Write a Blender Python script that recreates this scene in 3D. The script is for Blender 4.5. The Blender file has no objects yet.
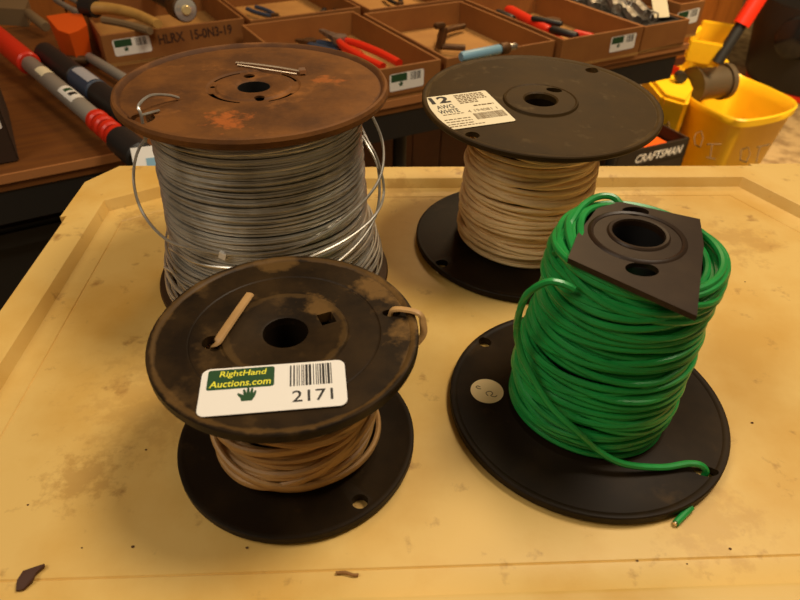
import bpy, bmesh, math, random
from mathutils import Vector, Matrix

# ------------------------------------------------------------------ camera, light, exposure
scn = bpy.context.scene
COL = scn.collection
H = .285                                   # lens height above the lid field
PITCH, ROLL, FPX = math.radians(38.32), math.radians(1.356), 641.3
fw = Vector((0, math.cos(PITCH), -math.sin(PITCH)))
up0 = Vector((0, math.sin(PITCH), math.cos(PITCH)))
rt0 = Vector((1, 0, 0))
RT = rt0 * math.cos(ROLL) + up0 * math.sin(ROLL)
UP = up0 * math.cos(ROLL) - rt0 * math.sin(ROLL)
CAM = Vector((0, 0, H))
cd = bpy.data.cameras.new('camera')
cam = bpy.data.objects.new('camera', cd)
COL.objects.link(cam)
cam.matrix_world = Matrix(((RT.x, UP.x, -fw.x, CAM.x), (RT.y, UP.y, -fw.y, CAM.y), (RT.z, UP.z, -fw.z, CAM.z), (0, 0, 0, 1)))
cd.sensor_width = 36
cd.lens = FPX * 36 / 800
cd.clip_start = .01
cd.dof.use_dof = True
cd.dof.focus_distance = .40
cd.dof.aperture_fstop = 15
scn.camera = cam

w = bpy.data.worlds.new('world')
scn.world = w
w.use_nodes = True
w.node_tree.nodes['Background'].inputs[0].default_value = (1, .68, .36, 1)
w.node_tree.nodes['Background'].inputs[1].default_value = .14


def area(name, loc, target, size, energy, color, spread=180):
    l = bpy.data.lights.new(name, 'AREA')
    l.shape = 'DISK'
    l.size = size
    l.energy = energy
    l.color = color
    l.spread = math.radians(spread)
    o = bpy.data.objects.new(name, l)
    COL.objects.link(o)
    o.location = loc
    o.rotation_euler = (Vector(target) - Vector(loc)).to_track_quat('-Z', 'Y').to_euler()
    return o


area('ceiling_lamp', (.50, .46, 1.25), (.12, .3, 0), .44, 12.6, (1, .84, .64))
area('fill_lamp', (-.85, -.10, 1.25), (-.1, .35, 0), .7, 7.6, (1, .88, .72))
area('back_lamp', (.5, 2.1, 1.5), (.35, 1.7, -.3), .6, 9, (1, .70, .38), 100)
area('far_fill', (1.6, 1.2, 1.5), (1.25, 2.4, -.45), .6, 19, (1, .76, .46), 75)  # unseen light added to brighten the bucket and the far wall
vs = scn.view_settings
vs.view_transform = 'Standard'
vs.look = 'None'
vs.gamma = 1
vs.use_curve_mapping = False
vs.exposure = 0

# ------------------------------------------------------------------ helpers


def at(px, py, z):
    """the point at height z seen at a pixel of the 800x600 frame"""
    d = fw + RT * ((px - 400) / FPX) + UP * ((300 - py) / FPX)
    return CAM + d * ((z - H) / d.z)


def hexc(c):
    return (c[0], c[1], c[2], 1)


def mat(name, col, rough=.5, metal=0, spots=(), rings=(), var=None, scale=20, lo=.4, hi=.65, var2=None, scale2=80, lo2=.6, hi2=.7, bump=0, bscale=200, spec=.5, stretch=None, trans=0, warm=True):
    if warm:                               # base colours warmed to make up for the cooler lamps
        tw = lambda q: (q[0], q[1] * .86, q[2] * .58)
        col, var, var2 = tw(col), var and tw(var), var2 and tw(var2)
        spots = [q[:4] + (tw(q[4]),) + q[5:] for q in spots]
        rings = [q[:2] + (tw(q[2]),) + q[3:] for q in rings]
    m = bpy.data.materials.new(name)
    m.use_nodes = True
    nt = m.node_tree
    b = nt.nodes['Principled BSDF']
    b.inputs['Roughness'].default_value = rough
    b.inputs['Metallic'].default_value = metal
    b.inputs['Specular IOR Level'].default_value = spec
    if trans:
        b.inputs['Transmission Weight'].default_value = trans
    tc = nt.nodes.new('ShaderNodeTexCoord')
    vec = tc.outputs['Object']
    if stretch:
        mp = nt.nodes.new('ShaderNodeMapping')
        mp.inputs['Scale'].default_value = stretch
        nt.links.new(vec, mp.inputs[0])
        vec = mp.outputs[0]

    def layer(prev, c, sc, a, z, detail=6):
        n = nt.nodes.new('ShaderNodeTexNoise')
        n.inputs['Scale'].default_value = sc
        n.inputs['Detail'].default_value = detail
        n.inputs['Roughness'].default_value = .6
        nt.links.new(vec, n.inputs[0])
        r = nt.nodes.new('ShaderNodeMapRange')
        r.inputs[1].default_value = a
        r.inputs[2].default_value = z
        nt.links.new(n.outputs[0], r.inputs[0])
        mx = nt.nodes.new('ShaderNodeMix')
        mx.data_type = 'RGBA'
        nt.links.new(r.outputs[0], mx.inputs[0])
        if isinstance(prev, tuple):
            mx.inputs[6].default_value = hexc(prev)
        else:
            nt.links.new(prev, mx.inputs[6])
        mx.inputs[7].default_value = hexc(c)
        return mx.outputs[2]
    out = tuple(col)
    if var:
        out = layer(out, var, scale, lo, hi)
    if var2:
        out = layer(out, var2, scale2, lo2, hi2)
    def math_(op, a, c=None, clamp=False):
        n = nt.nodes.new('ShaderNodeMath')
        n.operation = op
        n.use_clamp = clamp
        for i, q in enumerate((a, c)):
            if q is None:
                continue
            if isinstance(q, (int, float)):
                n.inputs[i].default_value = q
            else:
                nt.links.new(q, n.inputs[i])
        return n.outputs[0]

    def patch(prev, dist_socket, width, c, sc, amt):
        """blend colour c where distance < width, broken up by noise"""
        n = nt.nodes.new('ShaderNodeTexNoise')
        n.inputs['Scale'].default_value = sc
        n.inputs['Detail'].default_value = 7
        n.inputs['Roughness'].default_value = .65
        nt.links.new(vec, n.inputs[0])
        f = math_('SUBTRACT', 1.0, math_('DIVIDE', dist_socket, width))
        f = math_('ADD', f, math_('MULTIPLY', math_('SUBTRACT', n.outputs[0], .5), 4.0))
        f = math_('MULTIPLY', math_('MULTIPLY', f, 1.6, True), amt, True)
        mx = nt.nodes.new('ShaderNodeMix')
        mx.data_type = 'RGBA'
        nt.links.new(f, mx.inputs[0])
        if isinstance(prev, tuple):
            mx.inputs[6].default_value = hexc(prev)
        else:
            nt.links.new(prev, mx.inputs[6])
        mx.inputs[7].default_value = hexc(c)
        return mx.outputs[2]
    for (sx_, sy_, sz_, rad, c, sc, amt) in spots:
        vd = nt.nodes.new('ShaderNodeVectorMath')
        vd.operation = 'DISTANCE'
        nt.links.new(tc.outputs['Object'], vd.inputs[0])
        vd.inputs[1].default_value = (sx_, sy_, sz_)
        out = patch(out, vd.outputs['Value'], rad, c, sc, amt)
    for (rr, wd, c, sc, amt) in rings:
        sp_ = nt.nodes.new('ShaderNodeSeparateXYZ')
        nt.links.new(tc.outputs['Object'], sp_.inputs[0])
        d2 = math_('SQRT', math_('ADD', math_('MULTIPLY', sp_.outputs[0], sp_.outputs[0]), math_('MULTIPLY', sp_.outputs[1], sp_.outputs[1])))
        out = patch(out, math_('ABSOLUTE', math_('SUBTRACT', d2, rr)), wd, c, sc, amt)
    if isinstance(out, tuple):
        b.inputs['Base Color'].default_value = hexc(out)
    else:
        nt.links.new(out, b.inputs['Base Color'])
    if bump:
        n = nt.nodes.new('ShaderNodeTexNoise')
        n.inputs['Scale'].default_value = bscale
        n.inputs['Detail'].default_value = 4
        nt.links.new(vec, n.inputs[0])
        bp = nt.nodes.new('ShaderNodeBump')
        bp.inputs['Strength'].default_value = bump
        bp.inputs['Distance'].default_value = .001
        nt.links.new(n.outputs[0], bp.inputs['Height'])
        nt.links.new(bp.outputs[0], b.inputs['Normal'])
    return m


def finish(me, smooth=35):
    if smooth:
        me.shade_smooth()
        me.set_sharp_from_angle(angle=math.radians(smooth))


def obj(name, bm, m, parent=None, smooth=35, loc=None, rotz=0, label=None):
    bmesh.ops.recalc_face_normals(bm, faces=bm.faces)
    me = bpy.data.meshes.new(name)
    bm.to_mesh(me)
    bm.free()
    me.materials.append(m)
    finish(me, smooth)
    o = bpy.data.objects.new(name, me)
    COL.objects.link(o)
    if parent:
        o.parent = parent
    if loc is not None:
        o.location = loc
    o.rotation_euler.z = rotz
    if label:
        o['label'] = label
    return o


def tag(o, label, cat, group=None, kind=None):
    o['label'] = label
    o['category'] = cat
    if group:
        o['group'] = group
    if kind:
        o['kind'] = kind
    return o


def thing(name, label, cat, loc=(0, 0, 0), rotz=0, group=None):
    o = bpy.data.objects.new(name, None)
    o.empty_display_size = .05
    COL.objects.link(o)
    o.location = loc
    o.rotation_euler.z = rotz
    return tag(o, label, cat, group)


def struct(o):
    o['kind'] = 'structure'
    return o


def add_box(bm, c, s, rot=None):
    r = bmesh.ops.create_cube(bm, size=1)
    M = Matrix.Translation(c) @ (rot.to_4x4() if rot else Matrix()) @ Matrix.Diagonal((s[0], s[1], s[2], 1))
    bmesh.ops.transform(bm, matrix=M, verts=r['verts'])
    return r['verts']


def lathe(bm, prof, n=96, c=(0, 0), closed=False, M=None):
    """revolve (r, z) profile round z; r=0 ends close to a point"""
    rows = []
    new = []
    for r, z in prof:
        if r < 1e-7:
            v = bm.verts.new((c[0], c[1], z))
            rows.append([v] * n)
            new.append(v)
        else:
            row = [bm.verts.new((c[0] + r * math.cos(2 * math.pi * k / n), c[1] + r * math.sin(2 * math.pi * k / n), z)) for k in range(n)]
            rows.append(row)
            new += row
    idx = list(range(len(rows) - 1))
    pairs = [(i, i + 1) for i in idx]
    if closed:
        pairs.append((len(rows) - 1, 0))
    for a, b in pairs:
        A, B = rows[a], rows[b]
        for k in range(n):
            q = [A[k], A[(k + 1) % n], B[(k + 1) % n], B[k]]
            u = []
            for v in q:
                if v not in u:
                    u.append(v)
            if len(u) > 2:
                bm.faces.new(u)
    if M:
        bmesh.ops.transform(bm, matrix=M, verts=new)
    return new


def prism(bm, pts, z0, z1, scale0=1.0):
    n = len(pts)
    cx = sum(p[0] for p in pts) / n
    cy = sum(p[1] for p in pts) / n
    a = [bm.verts.new((cx + (p[0] - cx) * scale0, cy + (p[1] - cy) * scale0, z0)) for p in pts]
    b = [bm.verts.new((p[0], p[1], z1)) for p in pts]
    bm.faces.new(a)
    bm.faces.new(b)
    for i in range(n):
        bm.faces.new((a[i], a[(i + 1) % n], b[(i + 1) % n], b[i]))
    return a + b


def catmull(pts, sub=8, closed=False):
    P = [Vector(p) for p in pts]
    out = []
    n = len(P)
    rng = range(n if closed else n - 1)
    for i in rng:
        if closed:
            a, b, c, d = P[i - 1], P[i], P[(i + 1) % n], P[(i + 2) % n]
        else:
            a, b, c, d = P[max(i - 1, 0)], P[i], P[i + 1], P[min(i + 2, n - 1)]
        for k in range(sub):
            t = k / sub
            out.append(.5 * ((2 * b) + (c - a) * t + (2 * a - 5 * b + 4 * c - d) * t * t + (3 * b - a - 3 * c + d) * t ** 3))
    if not closed:
        out.append(P[-1])
    return out


def tube(bm, path, rx, ry=None, sides=8, closed=False, up=Vector((0, 0, 1)), radii=None):
    """sweep an ellipse: rx along the horizontal side vector, ry along the other"""
    ry = ry or rx
    n = len(path)
    rows = []
    for i, p in enumerate(path):
        p = Vector(p)
        if closed:
            t = Vector(path[(i + 1) % n]) - Vector(path[i - 1])
        else:
            t = Vector(path[min(i + 1, n - 1)]) - Vector(path[max(i - 1, 0)])
        t.normalize()
        s = t.cross(up)
        if s.length < 1e-3:
            s = t.cross(Vector((1, 0, 0)))
        s.normalize()
        u = s.cross(t)
        f = radii[i] if radii else 1
        rows.append([bm.verts.new(p + (s * (rx * math.cos(2 * math.pi * k / sides)) + u * (ry * math.sin(2 * math.pi * k / sides))) * f) for k in range(sides)])
    m = n if closed else n - 1
    for i in range(m):
        A, B = rows[i], rows[(i + 1) % n]
        for k in range(sides):
            bm.faces.new((A[k], A[(k + 1) % sides], B[(k + 1) % sides], B[k]))
    if not closed:
        bm.faces.new(rows[0])
        bm.faces.new(rows[-1])


def rod(bm, a, b, r, r2=None, sides=14):
    tube(bm, [Vector(a), Vector(b)], r, sides=sides, radii=[1, (r2 or r) / r])


def cut(o, cbm):
    """boolean-cut a builder mesh out of o, leaving only the result"""
    bmesh.ops.recalc_face_normals(cbm, faces=cbm.faces)
    me = bpy.data.meshes.new('cutter')
    cbm.to_mesh(me)
    cbm.free()
    c = bpy.data.objects.new('cutter', me)
    COL.objects.link(c)
    md = o.modifiers.new('cut', 'BOOLEAN')
    md.operation = 'DIFFERENCE'
    md.solver = 'EXACT'
    md.object = c
    c.matrix_world = o.matrix_basis if not o.parent else o.parent.matrix_basis @ o.matrix_basis
    bpy.context.view_layer.update()
    dg = bpy.context.evaluated_depsgraph_get()
    new = bpy.data.meshes.new_from_object(o.evaluated_get(dg))
    o.modifiers.clear()
    old = o.data
    o.data = new
    bpy.data.meshes.remove(old)
    bpy.data.objects.remove(c)
    bpy.data.meshes.remove(me)
    finish(new, 30)


def cyl_bm(bm, x, y, r, z0, z1, n=28, sx=1, sy=1, rot=0):
    v = lathe(bm, [(0, z0), (r, z0), (r, z1), (0, z1)], n)
    bmesh.ops.transform(bm, matrix=Matrix.Translation((x, y, 0)) @ Matrix.Rotation(rot, 4, 'Z') @ Matrix.Diagonal((sx, sy, 1, 1)), verts=v)


def text_bm(body, w, h, shear=0, bold=0, extrude=0):
    """lettering as flat faces, centred on the origin, w wide and h high"""
    cu = bpy.data.curves.new('lettering', 'FONT')
    cu.body = body
    cu.size = 1
    cu.offset = bold
    cu.shear = shear
    cu.resolution_u = 3
    cu.align_x = 'CENTER'
    o = bpy.data.objects.new('lettering', cu)
    COL.objects.link(o)
    bpy.context.view_layer.update()
    me = bpy.data.meshes.new_from_object(o.evaluated_get(bpy.context.evaluated_depsgraph_get()))
    bm = bmesh.new()
    bm.from_mesh(me)
    bpy.data.objects.remove(o)
    bpy.data.curves.remove(cu)
    bpy.data.meshes.remove(me)
    xs = [v.co.x for v in bm.verts]
    ys = [v.co.y for v in bm.verts]
    x0, x1, y0, y1 = min(xs), max(xs), min(ys), max(ys)
    bmesh.ops.transform(bm, matrix=Matrix.Diagonal((w / (x1 - x0), h / (y1 - y0), 1, 1)) @ Matrix.Translation((-(x0 + x1) / 2, -(y0 + y1) / 2, 0)), verts=bm.verts)
    return bm


def put(bm, M):
    bmesh.ops.transform(bm, matrix=M, verts=bm.verts)
    return bm


def roundrect(w, h, r, n=5):
    pts = []
    for cx, cy, a0 in ((w / 2 - r, h / 2 - r, 0), (-w / 2 + r, h / 2 - r, 90), (-w / 2 + r, -h / 2 + r, 180), (w / 2 - r, -h / 2 + r, 270)):
        for k in range(n + 1):
            a = math.radians(a0 + 90 * k / n)
            pts.append((cx + r * math.cos(a), cy + r * math.sin(a)))
    return pts


def flat(bm, pts, z=0):
    bm.faces.new([bm.verts.new((p[0], p[1], z)) for p in pts])


def hand_pts(s):
    p = [(-.30, -.5), (.28, -.5), (.46, -.1), (.5, .25), (.40, .27), (.33, .05), (.30, .45), (.20, .47), (.14, .1), (.08, .5), (-.03, .5), (-.06, .1), (-.16, .42), (-.27, .38), (-.22, -.02), (-.52, .16), (-.58, .05), (-.38, -.25)]
    return [(x * s, y * s) for x, y in p]


# ------------------------------------------------------------------ materials
M_lid = mat('cream_plastic', (.75, .585, .265), .42, var=(.66, .45, .145), scale=9, lo=.44, hi=.66, var2=(.34, .19, .065), scale2=48, lo2=.615, hi2=.76, bump=.12, bscale=120,
            spots=[(-.21, -.06, 0, .05, (.52, .33, .12), 110, .38), (-.24, -.12, 0, .02, (.42, .25, .08), 130, .5), (-.14, -.10, 0, .025, (.42, .25, .08), 90, .5), (.22, .10, 0, .03, (.50, .32, .12), 70, .5), (.16, .165, 0, .02, (.45, .28, .10), 90, .5), (-.06, .185, 0, .02, (.5, .3, .1), 80, .5), (.08, -.155, 0, .03, (.52, .34, .13), 80, .4), (-.28, .14, .0, .02, (.45, .28, .10), 90, .5)])
M_tote = mat('grey_tote_plastic', (.10, .09, .08), .5)
DUST = (.20, .125, .055)
M_black = mat('dusty_black_plastic', (.014, .010, .0075), .45, var=(.040, .026, .014), scale=26, lo=.40, hi=.66, var2=(.085, .055, .028), scale2=45, lo2=.57, hi2=.74, spec=.13,
              rings=[(.0285, .0022, (.10, .065, .03), 70, .55), (.0612, .0018, DUST, 45, .38)], spots=[(.045, .034, .08, .014, DUST, 60, .7), (.056, .0, .08, .010, DUST, 60, .7), (-.01, .057, .08, .014, DUST, 60, .5), (.014, .022, .08, .010, DUST, 90, .6)])
M_blackdust = mat('grey_dusty_plastic', (.048, .030, .010), .55, var=(.032, .021, .009), scale=16, lo=.42, hi=.66, var2=(.085, .062, .034), scale2=80, lo2=.60, hi2=.76, spec=.13,
                  rings=[(.0795, .0014, (.10, .07, .035), 60, .6)])
M_blackclean = mat('dark_plastic', (.013, .0090, .006), .5, var=(.028, .019, .011), scale=18, lo=.45, hi=.68, var2=(.055, .036, .018), scale2=40, lo2=.62, hi2=.78, spec=.13)
M_plate = mat('brown_black_plastic', (.021, .012, .008), .42, var=(.036, .023, .015), scale=30, lo=.45, hi=.7, spec=.28)
M_dust = mat('packed_dust', (.30, .20, .10), .8)
M_rust = mat('rusty_steel', (.175, .074, .017), .68, 0, var=(.085, .036, .010), scale=24, lo=.40, hi=.64, var2=(.29, .125, .036), scale2=40, lo2=.58, hi2=.75, bump=.3, bscale=260, spec=.3,
             spots=[(-.004, -.054, .143, .013, (.52, .15, .03), 130, .55), (.045, .012, .143, .010, (.45, .14, .03), 110, .5), (-.045, -.03, .143, .018, (.07, .03, .01), 60, .5), (.01, .045, .143, .02, (.08, .035, .012), 60, .5)], rings=[(.079, .0016, (.06, .025, .01), 50, .6)])
M_rustpatch = mat('bright_rust', (.52, .17, .035), .75, var=(.27, .105, .030), scale=150, lo=.45, hi=.55)
M_steel = mat('galvanised_wire', (.64, .615, .55), .36, .78, var=(.40, .37, .31), scale=40, warm=False)
M_copper = mat('bare_wire', (.80, .62, .42), .3, .9, warm=False)
M_white = mat('cream_insulation', (.88, .75, .58), .42, var=(.72, .58, .40), scale=40, lo=.45, hi=.7)
M_green = mat('green_insulation', (.014, .30, .055), .32, var=(.010, .235, .040), scale=60, spec=.5, warm=False)
M_tan = mat('tan_lamp_cord', (.50, .34, .185), .5, var=(.38, .25, .13), scale=50)
M_paper = mat('white_sticker', (.86, .83, .76), .45, warm=False)
M_cream = mat('cream_label', (.80, .70, .47), .5, warm=False)
M_ink = mat('black_ink', (.02, .018, .015), .6, warm=False)
M_inkbrown = mat('faded_ink', (.16, .11, .06), .6)
M_badge = mat('dark_green_ink', (.016, .07, .022), .5, warm=False)
M_yellowink = mat('yellow_ink', (.85, .80, .06), .5, warm=False)
M_card_shaded = mat('cardboard', (.30, .135, .036), .75, var=(.24, .10, .026), scale=12, lo=.4, hi=.7)  # box walls: cardboard darkened, shade of the fronts put into the colour
M_card_lit = mat('cardboard_lit', (.46, .27, .10), .8, var=(.38, .21, .075), scale=12, lo=.4, hi=.7)  # box floors: same cardboard lightened, as if lit from above
M_wood = mat('table_veneer', (.185, .076, .020), .45, var=(.13, .052, .018), scale=9, stretch=(1, 9, 1), lo=.35, hi=.65)
M_edge = mat('table_edge', (.42, .20, .09), .5)
M_panel = mat('wood_panelling', (.46, .17, .035), .5, var=(.34, .12, .024), scale=6, stretch=(6, 6, .5), lo=.4, hi=.65)
M_carpet = mat('carpet', (.50, .41, .28), .95, var=(.28, .21, .13), scale=14, lo=.45, hi=.6, bump=.6, bscale=90)
M_yellow = mat('yellow_plastic', (.86, .52, .012), .42, var=(.78, .45, .010), scale=7, warm=False)
M_red = mat('red_plastic', (.68, .030, .012), .35)
M_orange = mat('orange_plastic', (.75, .12, .008), .5)
M_blue = mat('dark_blue_plastic', (.03, .05, .09), .45, warm=False)
M_sky = mat('light_blue_plastic', (.22, .42, .55), .4, warm=False)
M_metal = mat('tool_steel', (.45, .42, .37), .35, .85, var=(.25, .22, .18), scale=60, warm=False)
M_oldmetal = mat('rusted_tool_steel', (.14, .075, .035), .55, .5, var=(.07, .04, .02), scale=50)
M_grey = mat('grey_fibreglass', (.25, .22, .18), .45, warm=False)
M_rubber = mat('black_rubber', (.012, .011, .010), .5, warm=False)
M_shiny = mat('black_glossy_plastic', (.010, .010, .011), .18, warm=False)
M_tanwood = mat('tan_wood', (.52, .34, .12), .55, var=(.42, .26, .09), scale=30)
M_greycloth = mat('grey_canvas', (.20, .15, .10), .8)
M_lens = mat('lens_glass', (.75, .75, .70), .12, .6, warm=False)

# ------------------------------------------------------------------ setting
T = at(130, 150, -.12)
TANG = math.radians(30.2)
TU = Vector((math.cos(TANG), math.sin(TANG), 0))
TV = Vector((-TU.y, TU.x, 0))
ZT, ZF = -.12, -.85


def tl(u, v, z=0.):
    """table frame: u along the front edge, v towards the wall, z over the table top"""
    return Vector((T.x, T.y, ZT + z)) + TU * u + TV * v


bm = bmesh.new()
add_box(bm, (1.2, 2.2, ZF - .02), (9, 9, .04))
struct(obj('floor', bm, M_carpet, smooth=0))
bm = bmesh.new()
VW = 1.32
pw = .2
for k in range(24):
    u0 = -1.55 + k * pw
    add_box(bm, (u0 + pw / 2, VW + .02, .75), (pw - .006, .04, 3.2))
add_box(bm, (-1.55 + 12 * pw, VW + .035, .75), (24 * pw, .02, 3.2))
wb = obj('wall_back', bm, M_panel, smooth=0, loc=(T.x, T.y, 0), rotz=TANG)
struct(wb)
bm = bmesh.new()
add_box(bm, (-1.55 + 12 * pw, VW - .008, ZF + .04), (24 * pw, .016, .08))
struct(obj('baseboard_back', bm, mat('dark_baseboard', (.10, .03, .015), .5), smooth=0, loc=(T.x, T.y, 0), rotz=TANG))

# ------------------------------------------------------------------ the tote lid on which the spools stand
LA = math.radians(3.4)
lid = thing('storage_tote', 'cream plastic tote with a dirty rimmed lid carrying the four wire spools', 'storage tote', (.068, .338, 0), LA)
LW, LD = .336, .2175


def lid_outline(i, inner=False):
    """rectangle with cut corners, inset by i; the well inside the rim has longer cuts"""
    x, y = LW - i, LD - i
    if inner:
        (lx, ly), (rx, ry) = (.062, .038), (.050, .104)
    else:
        (lx, ly), (rx, ry) = (.020, .032), (.020, .032)
    e = 0 if inner else .02
    ny = .014 if inner else ly
    return [(-x, -y + ny), (-x + ny, -y), (x + e - ny, -y), (x + e, -y + ny), (x + e, y - ry), (x + e - rx, y), (-x + lx, y), (-x, y - ly)]


bm = bmesh.new()
rings_ = [(0, -.022), (0, .0075), (.0025, .010), (.0215, .010, 1), (.0235, .0090, 1), (.0270, .0008, 1), (.0290, 0, 1), (.0410, 0, 1), (.0417, -.0008, 1), (.0424, 0, 1), (.060, 0, 1)]
rows = []
for t_ in rings_:
    rows.append([bm.verts.new((p[0], p[1], t_[1])) for p in lid_outline(t_[0], len(t_) > 2)])
for a, b in zip(rows, rows[1:]):
    for k in range(8):
        bm.faces.new((a[k], a[(k + 1) % 8], b[(k + 1) % 8], b[k]))
bm.faces.new(rows[-1])
# thickened lip over the corners
for sx in (-1, 1):
    for sy in (-1, 1):
        e = .0032
        q = [(LW + e, LD - .088), (LW + e, LD - .028), (LW - .018, LD + e), (LW - .075, LD + e)]
        inn = [(LW - .004, LD - .085), (LW - .004, LD - .034), (LW - .022, LD - .004), (LW - .072, LD - .004)]
        poly = [(x * sx + (.02 if sx > 0 else 0), y * sy) for x, y in q + inn[::-1]]
        prism(bm, poly, -.024, .0092)
obj('lid', bm, M_lid, lid, smooth=30)
bm = bmesh.new()
prism(bm, lid_outline(.02), -.42, -.012, .93)
obj('tote_body', bm, M_tote, lid, smooth=0)
# what the tote stands on
bm = bmesh.new()
add_box(bm, (0, 0, -.435), (.70, .46, .03))
for sx in (-1, 1):
    for sy in (-1, 1):
        rod(bm, (sx * .31, sy * .19, -.45), (sx * .31, sy * .19, ZF), .016)
obj('stand', bm, M_rubber, lid)

# ------------------------------------------------------------------ spools


def ring_path(prof, zc, A, ph, B, ps, dr, e, n=80):
    out = []
    for k in range(n):
        a = 2 * math.pi * k / n
        z = zc + A * math.cos(a - ph) + B * math.cos(2 * a - ps)
        r = prof(z) + dr + e * math.cos(3 * a + ps)
        out.append(Vector((r * math.cos(a), r * math.sin(a), z)))
    return out


def interp(tab):
    def f(z):
        if z <= tab[0][0]:
            return tab[0][1]
        for (a, ra), (b, rb) in zip(tab, tab[1:]):
            if z <= b:
                t = (z - a) / (b - a)
                return ra + (rb - ra) * t
        return tab[-1][1]
    return f


def winding(bm, prof, z0, z1, d, rng, n_mess, tilt, sides=7, jit=.0004, seg=80, ry=None, tab_mess=None):
    n = int((z1 - z0) / (d * 1.0))
    for i in range(n + 1):                       # regular turns underneath
        zc = z0 + (z1 - z0) * i / n
        tube(bm, ring_path(prof, zc, rng.gauss(0, tilt * .3), rng.uniform(0, 6.28), rng.gauss(0, tilt * .12), rng.uniform(0, 6.28), -d * .45 + rng.uniform(-jit, jit), jit * .5, seg), d / 2, ry, sides, True)
    for i in range(n_mess):                      # turns crossing over them
        zc = z0 + (z1 - z0) * (i + rng.random()) / n_mess
        A = rng.gauss(0, tilt)
        A = max(min(A, zc - z0 + .001, z1 - zc + .001), -(zc - z0 + .001), -(z1 - zc + .001))
        tube(bm, ring_path(prof, zc, A, rng.uniform(0, 6.28), rng.gauss(0, tilt * .25), rng.uniform(0, 6.28), rng.uniform(0, d * .35), jit, seg), d / 2, ry, sides, True)


def flange_bm(R, th, hole, hub_r, lip=.0012, hub=.001, groove=None, z=0):
    """disc with a through hole, a raised rounded lip and a raised hub; top plane at z"""
    p = [(hole, z - th), (R - .0015, z - th), (R, z - th + .0015), (R, z + lip * .3), (R - .0006, z + lip * .9), (R - .0016, z + lip), (R - .0030, z + lip * .8), (R - .0042, z)]
    if groove:
        p += [(groove + .0006, z), (groove, z - .0004), (groove - .0006, z)]
    p += [(hub_r + .0009, z), (hub_r, z + hub), (hub_r - .0007, z + hub * 1.1), (hub_r - .0016, z + hub * .75), (hole + .0012, z + hub * .75), (hole, z + hub * .2)]
    b = bmesh.new()
    lathe(b, p, 128, closed=True)
    return b


def barrel_bm(r, hole, z0, z1):
    b = bmesh.new()
    for a, e in ((r - .003, r), (hole, hole + .0016)):
        lathe(b, [(a, z0), (e, z0), (e, z1), (a, z1)], 64, closed=True)
    return b


def sticker(parent, M, w=.063, h=.028, number='2171', detail=True):
    """auction sticker: green badge with yellow lettering, hand, bar code and number; local +z out of the sheet"""
    b = bmesh.new()
    prism(b, roundrect(w, h, h * .13), 0, .00025)
    s = obj('sticker', put(b, M), M_paper, parent, 0)
    k = w / .063

    def on(bm_, x, y, z=.0003, rot=0):
        return put(bm_, M @ Matrix.Translation((x * k, y * k, z)) @ Matrix.Rotation(rot, 4, 'Z'))
    b = bmesh.new()
    prism(b, roundrect(.0290 * k, .0122 * k, .0012 * k), 0, .00008)
    obj('badge', on(b, -.0143, .0068, .00027), M_badge, s, 0)
    b = bmesh.new()
    flat(b, hand_pts(.0076 * k))
    obj('hand_mark', on(b, -.0110, -.0032, .0003), M_badge, s, 0)
    b = bmesh.new()
    rg = random.Random(5)
    x = -.0095 * k
    while x < .0088 * k:
        wd = rg.choice([.0004, .0004, .0007, .0011]) * k
        flat(b, [(x, -.0065 * k), (x + wd, -.0065 * k), (x + wd, .0065 * k), (x, .0065 * k)])
        x += wd + rg.choice([.0004, .0005, .0008]) * k
    obj('barcode', on(b, .0165, .0060), M_ink, s, 0)
    if detail:
        b = text_bm('RightHand', .0205 * k, .0046 * k, .12, .012)
        obj('badge_lettering', on(b, -.0135, .0095, .0004), M_yellowink, s, 0)
        b = text_bm('Auctions.com', .0265 * k, .0040 * k, .12, .012)
        obj('badge_lettering', on(b, -.0145, .0040, .0004), M_yellowink, s, 0)
        b = text_bm(number, .0175 * k, .0068 * k, 0, .008)
        obj('lot_number', on(b, .0168, -.0066), M_ink, s, 0)
    return s


SPG = None
# --- front spool: tan lamp cord
sp = thing('wire_spool', 'black spool with white auction sticker 2171 holding a little tan flat cord', 'wire spool', (-.0547, .2316, 0))
ZTF, R1 = .0802, .0642
f = obj('top_flange', flange_bm(R1, .005, .0109, .0298, .0012, .0009, .0455, ZTF), M_black, sp)
c = bmesh.new()
cyl_bm(c, -.0335, -.0080, .0047, .06, .1)
cyl_bm(c, .0505, .0168, .0046, .06, .1, sx=1.0, sy=.6)
add_box(c, (.0187, .0107, .08), (.0075, .0085, .05), Matrix.Rotation(.45, 3, 'Z'))
cut(f, c)
f = obj('bottom_flange', flange_bm(R1, .005, .0109, .0298, .0008, .0008, None, .0058), M_blackclean, sp)
c = bmesh.new()
cyl_bm(c, .0370, -.0420, .0042, -.01, .03)
cut(f, c)
obj('barrel', barrel_bm(.027, .0109, .005, ZTF - .004), M_blackclean, sp)
rng = random.Random(3)
prof = interp([(0, .0385), (.02, .0405), (.05, .039), (.08, .037)])
b = bmesh.new()
winding(b, prof, .0085, .072, .0042, rng, 10, .006, sides=8, jit=.0008, ry=.0019)
for zc, A, ph, dr in ((.026, .012, .5, .0028), (.021, .009, 3.0, .0035), (.034, .010, -1.2, .0022)):
    tube(b, ring_path(prof, zc, A, ph, .001, 0, dr, .0012), .0016, .0024, 8, True)
obj('wound_cord', b, M_tan, sp)
b = bmesh.new()
S0 = Vector(sp.location)
pa = catmull([(-.0335, -.0085, .062), (-.0330, -.0085, .076)] + [tuple(at(x, y, ZTF + dz) - S0) for x, y, dz in ((217, 343, .0030), (223, 333, .0048), (236, 314, .0050), (250, 294, .0052))], 6)
tube(b, pa, .0023, .0010, 8)
obj('cord_end', b, M_tan, sp)
b = bmesh.new()
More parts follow.
